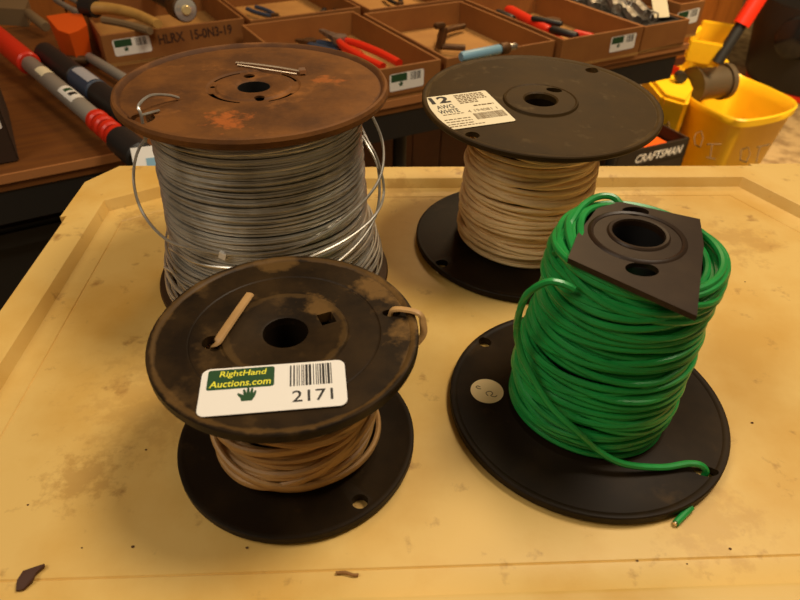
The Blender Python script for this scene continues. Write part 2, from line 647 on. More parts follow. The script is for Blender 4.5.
pa = catmull([(.0475, .0160, .066), (.0497, .0168, .0775), (.0515, .0168, ZTF + .0022), (.0580, .0158, ZTF + .0030), (.0642, .0138, ZTF + .0026), (.0662, .0122, ZTF - .0010), (.0660, .0080, ZTF - .0080), (.056, .002, .064), (.043, -.010, .052), (.032, -.026, .046)], 6)
tube(b, pa, .0019, .0012, 8)
obj('cord_end', b, M_tan, sp)
sticker(sp, Matrix.Translation((.0006, -.0370, ZTF + .0009)) @ Matrix.Rotation(math.radians(8.1), 4, 'Z'))

# --- back right spool: cream wire
sp = thing('wire_spool', 'black spool of cream insulated wire with a printed 12 AWG WHITE label on top', 'wire spool', (.0951, .4409, 0))
ZTW, R2 = .1177, .0831
TILT = Matrix.Translation((0, 0, ZTW)) @ Matrix.Rotation(math.radians(3.0), 4, 'X') @ Matrix.Translation((0, 0, -ZTW))
f = obj('top_flange', flange_bm(R2, .0035, .0112, .0255, .0012, .0016, None, ZTW), M_blackdust, sp)
c = bmesh.new()
cyl_bm(c, .0120, .0158, .0050, .1, .14, sx=1.15, sy=.75, rot=-.3)
cyl_bm(c, .0480, .0570, .0050, .1, .14)
cyl_bm(c, -.0515, -.0545, .0047, .1, .14)
cut(f, c)
f.data.transform(TILT)
f = obj('bottom_flange', flange_bm(R2, .005, .0112, .0255, .0008, .0008, None, .0058), M_blackclean, sp)
c = bmesh.new()
cyl_bm(c, -.0640, -.0414, .0048, -.01, .03)
cut(f, c)
obj('barrel', barrel_bm(.034, .0112, .005, ZTW - .003), M_blackclean, sp)
rng = random.Random(11)
prof = interp([(0, .0450), (.012, .0478), (.045, .0478), (.07, .0468), (.10, .0450)])
b = bmesh.new()
winding(b, prof, .0085, .1075, .0036, rng, 24, .0035, sides=8, jit=.0006)
obj('wound_wire', b, M_white, sp)
LM = TILT @ Matrix.Translation((-.0522, -.0178, ZTW + .0003)) @ Matrix.Rotation(math.radians(19.3), 4, 'Z')
b = bmesh.new()
prism(b, roundrect(.0485, .0505, .002), 0, .0003)
lb = obj('printed_label', put(b, LM), M_cream, sp, 0)


def onl(bm_, x, y):
    return put(bm_, LM @ Matrix.Translation((x, y, .0004)))


obj('lettering', onl(text_bm('12', .0140, .0105, 0, .035), -.0135, .0185), M_ink, lb, 0)
obj('lettering', onl(text_bm('AWG', .0125, .0058, 0, .01), -.0135, .0075), M_ink, lb, 0)
obj('lettering', onl(text_bm('WHITE', .0145, .0058, 0, .01), -.0135, .0003), M_ink, lb, 0)
rg = random.Random(2)
b = bmesh.new()


def fine(x0, x1, y, h=.0015):
    x = x0
    while x < x1:
        wd = rg.uniform(.0008, .0035)
        flat(b, [(x, y), (min(x + wd, x1), y), (min(x + wd, x1), y + h), (x, y + h)])
        x += wd + .0007


for y in (.0215, .0190, .0165, .0140, .0115, .0090):
    fine(-.0015, .0205 if y > .012 else .012, y)
fine(.006, .021, .0030, .0017)
fine(-.0195, -.004, -.0050, .0010)
for y in (-.0125, -.0160, -.0195, -.0225):
    fine(-.0215, -.003 if y > -.02 else .003, y, .0011)
obj('fine_print', onl(b, 0, 0), M_inkbrown, lb, 0)
obj('lettering', onl(text_bm('4 194081 1', .0215, .0038), .0095, -.0035), M_inkbrown, lb, 0)
b = bmesh.new()
x = .0005
while x < .0225:
    wd = rg.choice([.0003, .0005, .0008])
    flat(b, [(x, -.0165), (x + wd, -.0165), (x + wd, -.0075), (x, -.0075)])
    x += wd + rg.choice([.0004, .0006])
obj('barcode', onl(b, 0, 0), M_inkbrown, lb, 0)

# --- back left spool: steel wire on a rusty spool
sp = thing('wire_spool', 'large rusty metal spool wound full of shiny grey steel wire', 'wire spool', (-.0934, .3911, 0))
ZTR, R3 = .1418, .0830
b = bmesh.new()
p = [(.0098, ZTR - .0012), (.068, ZTR - .0012), (.0795, ZTR - .0030), (R3 - .001, ZTR - .0046), (R3, ZTR - .0034), (R3 + .0003, ZTR - .0006), (R3 - .0006, ZTR + .0014), (R3 - .0020, ZTR + .0019), (R3 - .0034, ZTR + .0010), (R3 - .0046, ZTR - .0008), (R3 - .0062, ZTR - .0004), (.060, ZTR), (.0290, ZTR), (.0275, ZTR - .0009), (.0235, ZTR - .0009), (.0222, ZTR), (.0120, ZTR), (.0105, ZTR - .0006)]
lathe(b, p, 128, closed=True)
f = obj('top_flange', b, M_rust, sp)
c = bmesh.new()


def arc_slot(bm_, r0, r1, a0, a1, z0, z1, n=10):
    pts = [(r1 * math.cos(math.radians(a0 + (a1 - a0) * k / n)), r1 * math.sin(math.radians(a0 + (a1 - a0) * k / n))) for k in range(n + 1)]
    pts += [(r0 * math.cos(math.radians(a1 - (a1 - a0) * k / n)), r0 * math.sin(math.radians(a1 - (a1 - a0) * k / n))) for k in range(n + 1)]
    prism(bm_, pts, z0, z1)


arc_slot(c, .0255, .0290, -150, -97, .12, .16)
arc_slot(c, .0255, .0290, -60, -20, .12, .16)
arc_slot(c, .0262, .0278, 25, 60, .12, .16)
arc_slot(c, .0262, .0276, 120, 165, .12, .16)
cyl_bm(c, -.0060, .0165, .0036, .12, .16)
cyl_bm(c, .0072, -.0195, .0032, .12, .16)
cyl_bm(c, -.0250, -.0020, .0016, .12, .16)
cyl_bm(c, -.0515, -.0535, .0072, .12, .16)
cut(f, c)
b = bmesh.new()
lathe(b, [(.0098, .001), (.0834, .001), (.0838, .003), (.0830, .0045), (.0098, .0035)], 96, closed=True)
obj('bottom_flange', b, mat('dark_steel', (.06, .035, .02), .5, .3), sp)
obj('barrel', barrel_bm(.040, .0098, .003, ZTR - .001), M_rubber, sp)
rng = random.Random(8)
prof = interp([(0, .070), (.03, .069), (.06, .0675), (.10, .0655), (.14, .0645)])
b = bmesh.new()
winding(b, prof, .006, .1375, .0019, rng, 48, .0016, sides=6, jit=.0003, seg=84)
obj('wound_wire', b, M_steel, sp)
b = bmesh.new()
prof2 = interp([(0, .078), (.02, .077), (.045, .071)])
for k in range(15):
    zc = .007 + .0027 * k
    A = min(abs(rng.gauss(0, .005)), zc - .005)
    tube(b, ring_path(prof2, zc, A, rng.uniform(-1.0, 1.2), .0005, 0, rng.uniform(-.0025, .001), .0012), .0009, None, 6, True)
loose = [[(-200, .118, .066), (-183, .1120, .068), (-170, .1030, .077), (-163, .0870, .0825), (-154, .0700, .0812), (-132.7, .0650, .078), (-116.9, .0634, .073), (-100.3, .0622, .069), (-81.3, .0631, .068), (-63, .0651, .068), (-42.6, .0712, .070), (-20.6, .0782, .074), (-6, .0880, .0795), (5, .1040, .0795), (14, .1220, .0715), (24, .130, .066)],
         [(25, .112, .067), (12, .1020, .0700), (5, .0900, .0765), (0, .0705, .0806), (-14.9, .0636, .078), (-34.5, .0595, .073), (-56.2, .0569, .071), (-74.6, .0531, .070), (-95.1, .0525, .0695), (-120, .049, .0695), (-150, .044, .071)],
         [(30, .105, .066), (14, .096, .071), (4, .082, .077), (-12, .060, .077), (-40, .048, .0735), (-70, .041, .0725), (-110, .034, .074), (-150, .030, .077)]]
for L in loose:
    pa = catmull([(r * math.cos(math.radians(a)), r * math.sin(math.radians(a)), z) for a, z, r in L], 8)
    tube(b, pa, .00095, None, 7)
obj('loose_wire', b, M_steel, sp)
b = bmesh.new()
add_box(b, (.0695 * math.cos(math.radians(-103)), .0695 * math.sin(math.radians(-103)), .0610), (.0045, .0022, .0046), Matrix.Rotation(math.radians(-13), 3, 'Z') @ Matrix.Rotation(.3, 3, 'Y'))
obj('tape_tab', b, M_paper, sp, 0)
b = bmesh.new()
tube(b, catmull([(-.0520, -.0545, .128), (-.0515, -.0530, ZTR + .001), (-.0530, -.0500, ZTR + .0055), (-.0490, -.0410, ZTR + .0078), (-.0430, -.0310, ZTR + .0045), (-.0385, -.0262, ZTR + .0012)], 7), .0009, None, 7)
tube(b, [Vector((-.0515, -.0520, ZTR + .0010)), Vector((-.0440, -.0450, ZTR + .0011))], .0008, None, 7)
obj('wire_end', b, M_steel, sp)
b = bmesh.new()
tube(b, catmull([(-.0190, .0390, ZTR + .0009), (-.0060, .0350, ZTR + .0014), (.0100, .0300, ZTR + .0014), (.0262, .0236, ZTR + .0014)], 5), .0009, None, 7)
tube(b, [Vector((-.0170, .0345, ZTR + .0009)), Vector((.0240, .0195, ZTR + .0010))], .0006, None, 6)
add_box(b, (.0272, .0222, ZTR + .0022), (.0040, .0055, .0024), Matrix.Rotation(.3, 3, 'Z'))
obj('wire_end', b, M_copper, sp)

# --- front right spool: green wire
sp = thing('wire_spool', 'black spool overflowing with green insulated wire, its top flange broken square', 'wire spool', (.1109, .2622, 0))
R4, ZTG = .0799, .119
f = obj('bottom_flange', flange_bm(R4, .005, .0130, .047, .0010, .0004, None, .0058), M_blackclean, sp)
c = bmesh.new()
cyl_bm(c, -.0550, .0489, .0042, -.01, .03)
cyl_bm(c, .0532, -.0490, .0060, -.01, .03, sx=1.1, sy=.6, rot=-.2)
cut(f, c)
b = bmesh.new()
z = ZTG
pl = [(-.0342, -.0181), (-.0261, .0018), (-.0075, .0330), (.0035, .0353), (.0397, .0196), (.0331, -.0044), (.0111, -.0581)]
prism(b, pl, z - .0028, z)
v0 = list(b.verts)
f = obj('top_plate', b, M_plate, sp, 30)
c = bmesh.new()
cyl_bm(c, .0042, .0040, .0125, .1, .13, 40)
cyl_bm(c, .0088, .0258, .0062, .1, .13, sx=1.1, sy=.75)
cyl_bm(c, -.0024, -.0258, .0068, .1, .13, sx=1.1, sy=.8)
cut(f, c)
b = bmesh.new()
lathe(b, [(.0125, z - .0002), (.0128, z + .0009), (.0142, z + .0011), (.0150, z + .0003), (.0150, z - .0002)], 64, c=(.0042, .0040), closed=True)
lathe(b, [(.0205, z - .0002), (.0208, z + .0004), (.0220, z + .0010), (.0232, z + .0004), (.0236, z - .0002)], 72, c=(.0030, .0020), closed=True)
obj('hub_ring', b, M_plate, f)
b = barrel_bm(.026, .0125, .005, ZTG - .0025)
for v in b.verts:
    k = (v.co.z - .005) / .11
    v.co.x += .0042 * k
    v.co.y += .0040 * k
obj('barrel', b, M_rubber, sp)
rng = random.Random(21)
prof = interp([(0, .0415), (.012, .0430), (.03, .0435), (.055, .0425), (.08, .0405), (.10, .0405), (.112, .0395), (.12, .037)])
b = bmesh.new()
winding(b, prof, .0085, .113, .0036, rng, 34, .0045, sides=8, jit=.0008)
# turns climbing past the broken flange on the far left
for zc, A, ph, dr in ((.1105, .006, 2.5, -.004), (.1120, .007, 2.3, -.007), (.109, .008, 2.7, -.0015), (.107, .006, 2.2, .0005), (.104, .006, .3, .0012), (.098, .006, .1, .0016)):
    tube(b, ring_path(prof, zc, A, ph, .0008, 0, dr, .0012), .0018, None, 8, True)
for v in b.verts:
    k = max(v.co.z - .03, 0) / .09
    v.co.x += .0062 * k
    v.co.y += .0030 * k
obj('wound_wire', b, M_green, sp)
b = bmesh.new()


def pol(a, z, r):
    return (r * math.cos(math.radians(a)), r * math.sin(math.radians(a)), z)


pa = catmull([pol(-140, .1070, .0400), pol(-147, .1095, .0450), pol(-152, .1085, .0500), pol(-157.5, .0985, .0555), pol(-161.4, .0775, .0550), pol(-157.7, .0630, .0530), pol(-148.6, .0538, .0510), pol(-131, .0425, .0510), pol(-113.1, .0342, .0520), (-.0080, -.0490, .0215), (.0070, -.0515, .0135), (.0279, -.0503, .0095), (.0430, -.0475, .0095), (.0500, -.0478, .0090), (.0535, -.0492, .0060), (.0530, -.0500, .0010)], 8)
tube(b, pa, .0018, None, 8)
pa = catmull([(-.0330, .0050, .1120), (-.0265, .0150, .1175), (-.0180, .0290, .1195), (-.0075, .0385, .1200), (.0010, .0385, .1195), (.0060, .0330, .1150)], 8)
tube(b, pa, .0018, None, 8)
pa = catmull([(-.0360, -.0020, .1100), (-.0290, .0090, .1150), (-.0200, .0240, .1175), (-.0090, .0330, .1160), (.0010, .0340, .1120)], 8)
tube(b, pa, .0018, None, 8)
obj('loose_wire', b, M_green, sp)
b = bmesh.new()
tube(b, [Vector((.0400, -.0690, .0020)), Vector((.0292, -.0782, .0020))], .0018, None, 10)
obj('wire_tip', b, M_green, sp)
b = bmesh.new()
tube(b, [Vector((.0293, -.0781, .0020)), Vector((.0284, -.0789, .0020))], .0011, None, 10)
obj('wire_core', b, M_copper, sp)
b = bmesh.new()
lathe(b, [(0, .0059), (.0098, .0059), (.0098, .0062), (0, .0062)], 40, c=(-.0577, .0052))
dot = obj('round_sticker', b, mat('grey_sticker', (.80, .70, .50), .6), sp)
b = bmesh.new()
for path in ([(-.0615, .0082), (-.0630, .0090), (-.0640, .0080), (-.0628, .0068), (-.0612, .0066)], [(-.0575, .0010), (-.0585, .0035), (-.0560, .0048), (-.0545, .0030), (-.0558, .0012), (-.0535, .0004), (-.0522, .0016)]):
    tube(b, catmull([(x, y, .0063) for x, y in path], 4), .0003, .0001, 5)
obj('pencil_marks', b, M_inkbrown, dot)

# ------------------------------------------------------------------ crumbs on the lid
b = bmesh.new()
lf = [(0, 0), (.0032, .0005), (.0058, .0045), (.0056, .0078), (.0078, .0118), (.0070, .0128), (.0030, .0100), (-.0004, .0085), (-.0010, .0040)]
q = at(17, 592, 0)
prism(b, lf, 0, .0012)
for v in b.verts:
    v.co.z += .0015 * abs(math.sin(v.co.y * 500))
tag(obj('leaf_scrap', b, mat('dead_leaf', (.06, .022, .010), .7), loc=(q.x, q.y, .0003), smooth=0), 'dark brown leaf scrap near the front left corner of the lid', 'debris')
b = bmesh.new()
tube(b, catmull([(0, 0, .0010), (.004, .0002, .0014), (.008, -.0008, .0011), (.0105, -.0006, .001)], 4), .0008, .0006, 6)
q = at(336, 574, 0)
tag(obj('twig', b, mat('twig_bark', (.26, .14, .05), .8), loc=(q.x, q.y, 0)), 'thin tan twig lying in front of the 2171 spool', 'debris')
specks = [(82, 548), (146, 450), (133, 547), (28, 505), (730, 549), (687, 564), (637, 561), (752, 423), (745, 282), (247, 548)]
for i, (px, py) in enumerate(specks):
    q = at(px, py, 0)
    b = bmesh.new()
    r = .0004 + .0004 * ((i * 7) % 5) / 5
    bmesh.ops.create_icosphere(b, subdivisions=1, radius=r)
    for v in b.verts:
        v.co.x *= 1.4
        v.co.z *= .5
    o = obj('dirt_speck', b, mat('dirt', (.10, .05, .02), .9) if i == 0 else bpy.data.materials['dirt'], loc=(q.x, q.y, r * .45))
    tag(o, 'tiny brown dirt speck on the bare lid surface', 'debris', 'dirt specks on the lid')

# ------------------------------------------------------------------ table behind
tb = thing('folding_table', 'long brown table behind the tote carrying boxes of hand tools', 'table', (T.x, T.y, ZF), TANG)
zt = ZT - ZF
b = bmesh.new()
add_box(b, (.42, .36, zt - .012), (1.44, .72, .024))
obj('tabletop', b, M_wood, tb, 0)
b = bmesh.new()
add_box(b, (.42, -.0015, zt - .006), (1.445, .004, .012))
obj('edge_strip', b, M_edge, tb, 0)
b = bmesh.new()
add_box(b, (.42, .012, zt - .048), (1.40, .02, .048))
add_box(b, (.42, .70, zt - .048), (1.40, .02, .048))
obj('apron', b, M_rubber, tb, 0)
for u in (.03, .47, 1.05):
    b = bmesh.new()
    for v in (.05, .67):
        rod(b, (u, v, zt - .06), (u, v, 0), .013)
    rod(b, (u, .05, zt - .40), (u, .67, zt - .40), .010)
    if u == .47:
        rod(b, (u, .05, zt - .20), (u + .16, .06, zt - .36), .010)
        rod(b, (u, .05, zt - .20), (u - .16, .06, zt - .36), .010)
    obj('leg', b, M_rubber, tb)


b = bmesh.new()
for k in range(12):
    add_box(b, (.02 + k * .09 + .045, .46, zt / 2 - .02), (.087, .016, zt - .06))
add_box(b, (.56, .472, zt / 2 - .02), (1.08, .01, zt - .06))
obj('shade_panel', b, mat('shaded_wood', (.13, .042, .014), .5, var=(.08, .025, .009), scale=8), tb, 0)  # added panel, its colour darkened for the shade under the table


def tray(label, u0, u1, v0, v1, h, t=.005, lab=None, group=None, back_h=None, name='cardboard_box', m=None):
    """open-topped cardboard box standing on the table; lab = (u offset, height) of its auction sticker"""
    r = thing(name, label, 'box', tl(u0, v0, 0), TANG, group)
    w_, d_ = u1 - u0, v1 - v0
    m = m or M_card_shaded
    b_ = bmesh.new()
    add_box(b_, (w_ / 2, d_ / 2, .003), (w_, d_, .006))
    obj('base', b_, M_card_lit, r, 0)
    for nm, c_, s_ in (('front_panel', (w_ / 2, t / 2, h / 2), (w_, t, h)), ('back_panel', (w_ / 2, d_ - t / 2, (back_h or h) / 2), (w_, t, back_h or h)), ('side_panel', (t / 2, d_ / 2, h / 2), (t, d_ - 2 * t, h)), ('side_panel', (w_ - t / 2, d_ / 2, h / 2), (t, d_ - 2 * t, h))):
        b_ = bmesh.new()
        add_box(b_, c_, s_)
        e = obj(nm, b_, m, r, 0)
        md = e.modifiers.new('soft', 'BEVEL')
        md.width = .0012
        md.segments = 2
        if nm == 'front_panel' and lab:
            Mx = Matrix.Translation((lab[0], -.0004, lab[1])) @ Matrix.Rotation(math.radians(90), 4, 'X') @ Matrix.Rotation(lab[2] if len(lab) > 2 else 0, 4, 'Z')
            sticker(r, Mx, .066, .029, detail=False)
    return r


bb = thing('dark_filler_bin', 'added black bin standing in for the darkness under the left end of the table', 'bin', tl(-.69, .04, ZF - ZT), TANG)  # bin added only to fill the dark area below the table end
b = bmesh.new()
prism(b, [(0, 0), (.66, 0), (.66, .38), (0, .38)], 0, .60, .92)
obj('filler_body', b, M_rubber, bb, 0)
b = bmesh.new()
prism(b, [(-.012, -.012), (.672, -.012), (.672, .392), (-.012, .392)], .60, .635)
bmesh.ops.bevel(b, geom=b.edges[:], offset=.006, segments=2, affect='EDGES')
obj('filler_lid', b, M_rubber, bb, 30)
boxB = tray('cardboard box with handwriting and sticker, behind the rusty spool on the left', .035, .300, .372, .66, .056, lab=(.050, .032, .02))
b = text_bm('HLRX  15-0N3-19', .140, .018, 0, .02)
put(b, Matrix.Translation((.168, -.0008, .038)) @ Matrix.Rotation(math.radians(90), 4, 'X') @ Matrix.Rotation(.02, 4, 'Z'))
obj('handwriting', b, mat('marker_ink', (.06, .025, .012), .7), boxB, 0)
boxC = tray('shallow cardboard box of red and blue pliers behind the rusty spool', .285, .522, .004, .345, .052, lab=(.170, .027, .02))
boxD = tray('cardboard box holding a rusty tool and a light blue handled tool', .532, .770, .002, .318, .052)
boxE = tray('cardboard box holding red and black cutters, stickered at its front right', .778, .984, -.010, .318, .055, lab=(.156, .030, .02))
boxF = tray('cardboard box with the black tray of coiled springs, at the table end', .992, 1.12, -.006, .30, .052)
boxG = tray('small stickered cardboard box standing at the far right end of the table', 1.126, 1.20, .03, .24, .072, lab=(.030, .043, .05))
boxH = tray('cardboard box of dark tools in the back row above the pliers box', .31, .55, .365, .66, .052)
boxI = tray('cardboard box of dark tools in the back row beside another box', .56, .80, .345, .66, .050)
boxJ = tray('cardboard box in the back row behind the red cutters', .81, 1.06, .345, .66, .06)

# ------------------------------------------------------------------ hand tools


def pliers(label, p0, p1, m, spread=.35, thick=.006, jaw=M_metal, group=None, lift=0, name='pliers'):
    """pliers lying from jaw tip p0 to handle end p1 (world points)"""
    p0, p1 = Vector(p0), Vector(p1)
    d = p1 - p0
    L_ = d.length
    a = math.atan2(d.y, d.x)
    el = math.asin(max(-1, min(1, d.z / L_)))
    r = thing(name, label, 'tool', p0, 0, group)
    r.rotation_euler = (0, -el, a)
    b_ = bmesh.new()
    for s in (-1, 1):
        v = add_box(b_, (L_ * .14, s * thick * .55, 0), (L_ * .26, thick * .95, thick * 1.1))
        for q_ in v:
            if q_.co.x < L_ * .1:
                q_.co.y *= .45
                q_.co.z *= .5
    lathe(b_, [(0, -thick * .8), (thick * 1.5, -thick * .8), (thick * 1.5, thick * .8), (0, thick * .8)], 20, c=(L_ * .3, 0))
    obj('jaws', b_, jaw, r)
    for s in (-1, 1):
        b_ = bmesh.new()
        pa_ = catmull([(L_ * .32, s * thick * .6, 0), (L_ * .48, s * (thick + L_ * spread * .12), 0), (L_ * .75, s * (thick + L_ * spread * .22), 0), (L_, s * (thick + L_ * spread * .16), 0)], 5)
        tube(b_, pa_, thick * .85, thick * .75, 10, radii=[.75 + .25 * min(1, k / 5) for k in range(len(pa_))])
        obj('handle', b_, m, r)
    return r


def rodtool(name, label, cat, p0, p1, bits, group=None):
    """straight tool made of lengths along p0-p1: (part name, from, to, radius, material)"""
    p0, p1 = Vector(p0), Vector(p1)
    d = p1 - p0
    r = thing(name, label, cat, p0, 0, group)
    r.rotation_euler = d.to_track_quat('X', 'Z').to_euler()
    L_ = d.length
    for nm, a, e, rad, m in bits:
        b_ = bmesh.new()
        M_ = Matrix.Rotation(math.radians(90), 4, 'Y')
        f_ = min(.003, (e - a) * L_ * .2)
        v = lathe(b_, [(0, a * L_), (rad * .85, a * L_), (rad, a * L_ + f_), (rad, e * L_ - f_), (rad * .85, e * L_), (0, e * L_)], 20, M=M_)
        obj(nm, b_, m, r)
    return r


zb = ZT + .014
pliers('pliers with bright red handles and a silver head in the pliers box', at(320, 30, ZT + .05), at(391, 65, ZT + .046), M_red, .22, .009)
pliers('small pliers with orange red handles beside the dark blue ones', at(334, 36, ZT + .030), at(358, 61, ZT + .03), M_orange, .2, .008)
pliers('pliers with dark blue handles lying left of the red handled pliers', at(296, 40, ZT + .030), at(344, 51, ZT + .034), M_blue, .2, .009, M_oldmetal)

# box D: rusty pipe tool and light blue handled tool
r = thing('pipe_wrench', 'rusty brown wrench standing in the box left of the light blue tool', 'tool', at(441, 50, ZT + .012), TANG)
b = bmesh.new()
add_box(b, (0, 0, .022), (.014, .014, .040), Matrix.Rotation(.2, 3, 'Y'))
add_box(b, (-.004, .004, .045), (.022, .014, .010))
bmesh.ops.bevel(b, geom=b.edges[:], offset=.002, segments=2, affect='EDGES')
obj('jaw', b, M_oldmetal, r, 30)
b = bmesh.new()
tube(b, catmull([(0, 0, .024), (.03, .05, .012), (.07, .085, .008), (.12, .10, .006)], 4), .007, .006, 10)
obj('handle', b, M_oldmetal, r)
b = bmesh.new()
tube(b, [Vector((.0, -.005, .008)), Vector((.02, -.024, .009)), Vector((.035, -.030, .008))], .007, .006, 10)
obj('adjusting_rod', b, M_oldmetal, r)
rodtool('screwdriver', 'tool with a light blue handle lying in the box left of the red cutters', 'tool', at(461, 57, ZT + .060), at(516, 46, ZT + .062), [('grip', 0, .70, .0085, M_sky), ('ferrule', .70, .86, .010, M_oldmetal), ('tip', .86, 1, .006, M_metal)])

# box E: red cutters
r = thing('bolt_cutter', 'red bolt cutters with black grips lying across their box', 'tool', at(545, 30, ZT + .006))
O_ = Vector(r.location)
for nm, a, e, rad, m, z in (('jaw', (497, 12), (513, 19), .009, M_rubber, .036), ('arm', (508, 9), (549, 31), .0125, M_red, .036), ('link', (532, 18), (562, 24), .007, M_rubber, .048), ('grip', (551, 29), (577, 36), .009, M_rubber, .040), ('arm', (574, 33), (593, 37.5), .0095, M_red, .036), ('arm', (551, 35), (565, 45), .0095, M_red, .026)):
    b = bmesh.new()
    p_, q_ = at(*a, ZT + z) - O_, at(*e, ZT + z) - O_
    tube(b, [p_, p_.lerp(q_, .06), p_.lerp(q_, .94), q_], rad, rad * .8, 12, radii=[.75, 1, 1, .75])
    obj(nm, b, m, r)
b = bmesh.new()
p_ = at(551, 31, ZT + .022) - O_
lathe(b, [(0, -.014), (.016, -.014), (.016, .024), (0, .024)], 20, c=(0, 0), M=Matrix.Translation(p_))
obj('pivot', b, M_oldmetal, r)
rodtool('screwdriver', 'short screwdriver with a red grip left of the bolt cutters', 'tool', at(486, 18, ZT + .02), at(525, 33, ZT + .02), [('grip', 0, .4, .007, M_red), ('shaft', .4, 1, .003, M_metal)])

# box F: black tray with springs and clamps
r = thing('parts_tray', 'black plastic tray of springs at the right end of the table', 'tray', tl(.998, .008, .008), TANG)
b = bmesh.new()
add_box(b, (.055, .13, .028), (.108, .27, .004))
for c_, s_ in (((.055, 0, .034), (.112, .006, .016)), ((.055, .262, .034), (.112, .006, .016)), ((.002, .13, .034), (.006, .26, .016)), ((.108, .13, .034), (.006, .26, .016))):
    add_box(b, c_, s_)
add_box(b, (.055, .13, .013), (.09, .24, .026))
obj('tray_shell', b, M_rubber, r, 0)
rg = random.Random(4)
for k in range(10):
    b = bmesh.new()
    L_ = rg.uniform(.075, .115)
    n = 9
    pa = [(L_ * t / (n * 8), .011 * math.cos(t * math.pi / 4), .011 * math.sin(t * math.pi / 4)) for t in range(n * 8 + 1)]
    tube(b, pa, .0018, None, 5, up=Vector((1, 0, 0)))
    q = tl(1.012 + .024 * (k % 3) + rg.uniform(-.004, .004), .035 + .060 * (k // 3), .008 + .042 + .010 * (k % 2))
    o = obj('coil_spring', b, M_metal, loc=q, rotz=TANG + math.radians(62 + rg.uniform(-22, 22)))
    tag(o, 'silver coil spring among the springs heaped on the black tray', 'spring', 'coil springs on the black tray')
b = bmesh.new()
add_box(b, (0, 0, .030), (.036, .0012, .072), Matrix.Rotation(-.7, 3, 'X'))
tag(obj('paper_card', b, M_cream, loc=tl(1.092, .060, .046), rotz=TANG - .25, smooth=0), 'cream paper card leaning on the coil springs', 'paper')

# dark tools in the back row
for (u, v, a, n_, lab) in ((.36, .42, .5, 1, 'dark pliers at the left of the back row box'), (.42, .47, 2.4, 1, 'dark pliers crossed behind others in the back row box'), (.465, .40, 1.45, 1, 'dark pliers at the right of the back row box'), (.62, .40, .3, 1, 'dark pliers in the back row box behind the rusty wrench'), (.70, .44, 1.9, 1, 'dark pliers lying sideways in the back row box behind the wrench')):
    p = tl(u, v, .016)
    d = Vector((math.cos(a), math.sin(a), .02)) * .12
    pliers(lab, p, p + d, M_blue if u < .45 else M_rubber, .3, .006, M_oldmetal)

# ------------------------------------------------------------------ left part of the table
ZL = ZT + .02
def patch_on(parent, frac, L_, rad, m, half=.75, lab=None):
    """curved sticker on the upper side of a rod tool lying along local x"""
    b_ = bmesh.new()
    a0, a1 = frac
    rows_ = []
    for k in range(9):
        t_ = -half + 2 * half * k / 8
        rows_.append([b_.verts.new((x_ * L_, -rad * math.sin(t_), rad * math.cos(t_))) for x_ in (a0, a1)])
    for p_, q_ in zip(rows_, rows_[1:]):
        b_.faces.new((p_[0], p_[1], q_[1], q_[0]))
    return obj('sticker', b_, m, parent)


P0, P1 = at(-6, 34, ZT + .040), at(142, 158, ZT + .024)
ax_ = rodtool('axe', 'grey shafted long tool with red grips lying on the table, left', 'tool', P0, P1,
              [('grip', 0, .31, .019, M_red), ('shaft', .31, .76, .0135, M_grey), ('lower_grip', .76, .785, .0165, M_red), ('lower_grip', .795, .82, .0165, M_red), ('lower_grip', .83, .855, .0165, M_red), ('lower_grip', .865, .89, .0165, M_red), ('core', .76, .9, .012, M_rubber), ('head', .89, 1.0, .020, M_rubber)])
LL = (P1 - P0).length
patch_on(ax_, (.41, .465), LL, .0138, M_cream, .8)
pt = patch_on(ax_, (.575, .665), LL, .0138, M_paper, .9)
for k_, m_ in ((.605, M_badge), (.635, M_ink)):
    e_ = patch_on(ax_, (k_ - .012, k_ + .006), LL, .0140, m_, .45)
    e_.name = 'printed_mark'
    e_.parent = pt
P0, P1 = at(45, 53, ZT + .030), at(126, 113, ZT + .022)
fl_ = rodtool('flashlight', 'black tubular torch with a blue band, between the red gripped tool and grey rod', 'tool', P0, P1,
              [('barrel', 0, .46, .019, M_rubber), ('blue_band', .46, .70, .0193, M_blue), ('head', .70, 1, .019, M_rubber)])
patch_on(fl_, (.48, .68), (P1 - P0).length, .0197, mat('silver_sticker', (.42, .42, .45), .4, warm=False), .5)
rodtool('metal_rod', 'thin pale grey rod lying right of the black torch', 'rod', at(89, 57, ZT + .016), at(130, 82, ZT + .014), [('shaft', 0, 1, .0085, M_grey)])
# top left odds and ends
r = thing('clamp', 'orange plastic clamp lying on the table at upper left', 'tool', at(70, 25, ZT + .062) - Vector((0, 0, .062)), TANG)
b = bmesh.new()
pts = [at(x, y, ZT + .062) for x, y in ((46, 16), (58, 30), (69, 34), (78, 31), (87, 25), (82, 14), (66, 13))]
c0 = at(70, 25, ZT + .062)
inv = Matrix.Rotation(-TANG, 3, 'Z')
prism(b, [tuple((inv @ (p - c0))[:2]) for p in pts], .002, .062, .8)
obj('jaw', b, M_orange, r, 30)
b = bmesh.new()
rod(b, (-.05, -.02, .012), (.01, -.05, .012), .008)
obj('bar', b, M_oldmetal, r)
b = bmesh.new()
pts = [at(x, y, ZT) for x, y in ((-30, 6), (20, 12), (34, 17), (30, 27), (0, 25), (-30, 22))]
q = sum(pts, Vector()) / len(pts)
prism(b, [((p.x - q.x), (p.y - q.y)) for p in pts], 0, .035, .97)
tag(obj('canvas_pouch', b, M_greycloth, loc=(q.x, q.y, ZT), smooth=0), 'grey brown flat pouch at the top left corner behind the red grip', 'pouch')
rodtool('chisel', 'grey stick tool lying between the pouch and the orange clamp', 'tool', at(28, 13, ZT + .03), at(46, 27, ZT + .02), [('shaft', 0, 1, .010, M_greycloth)])
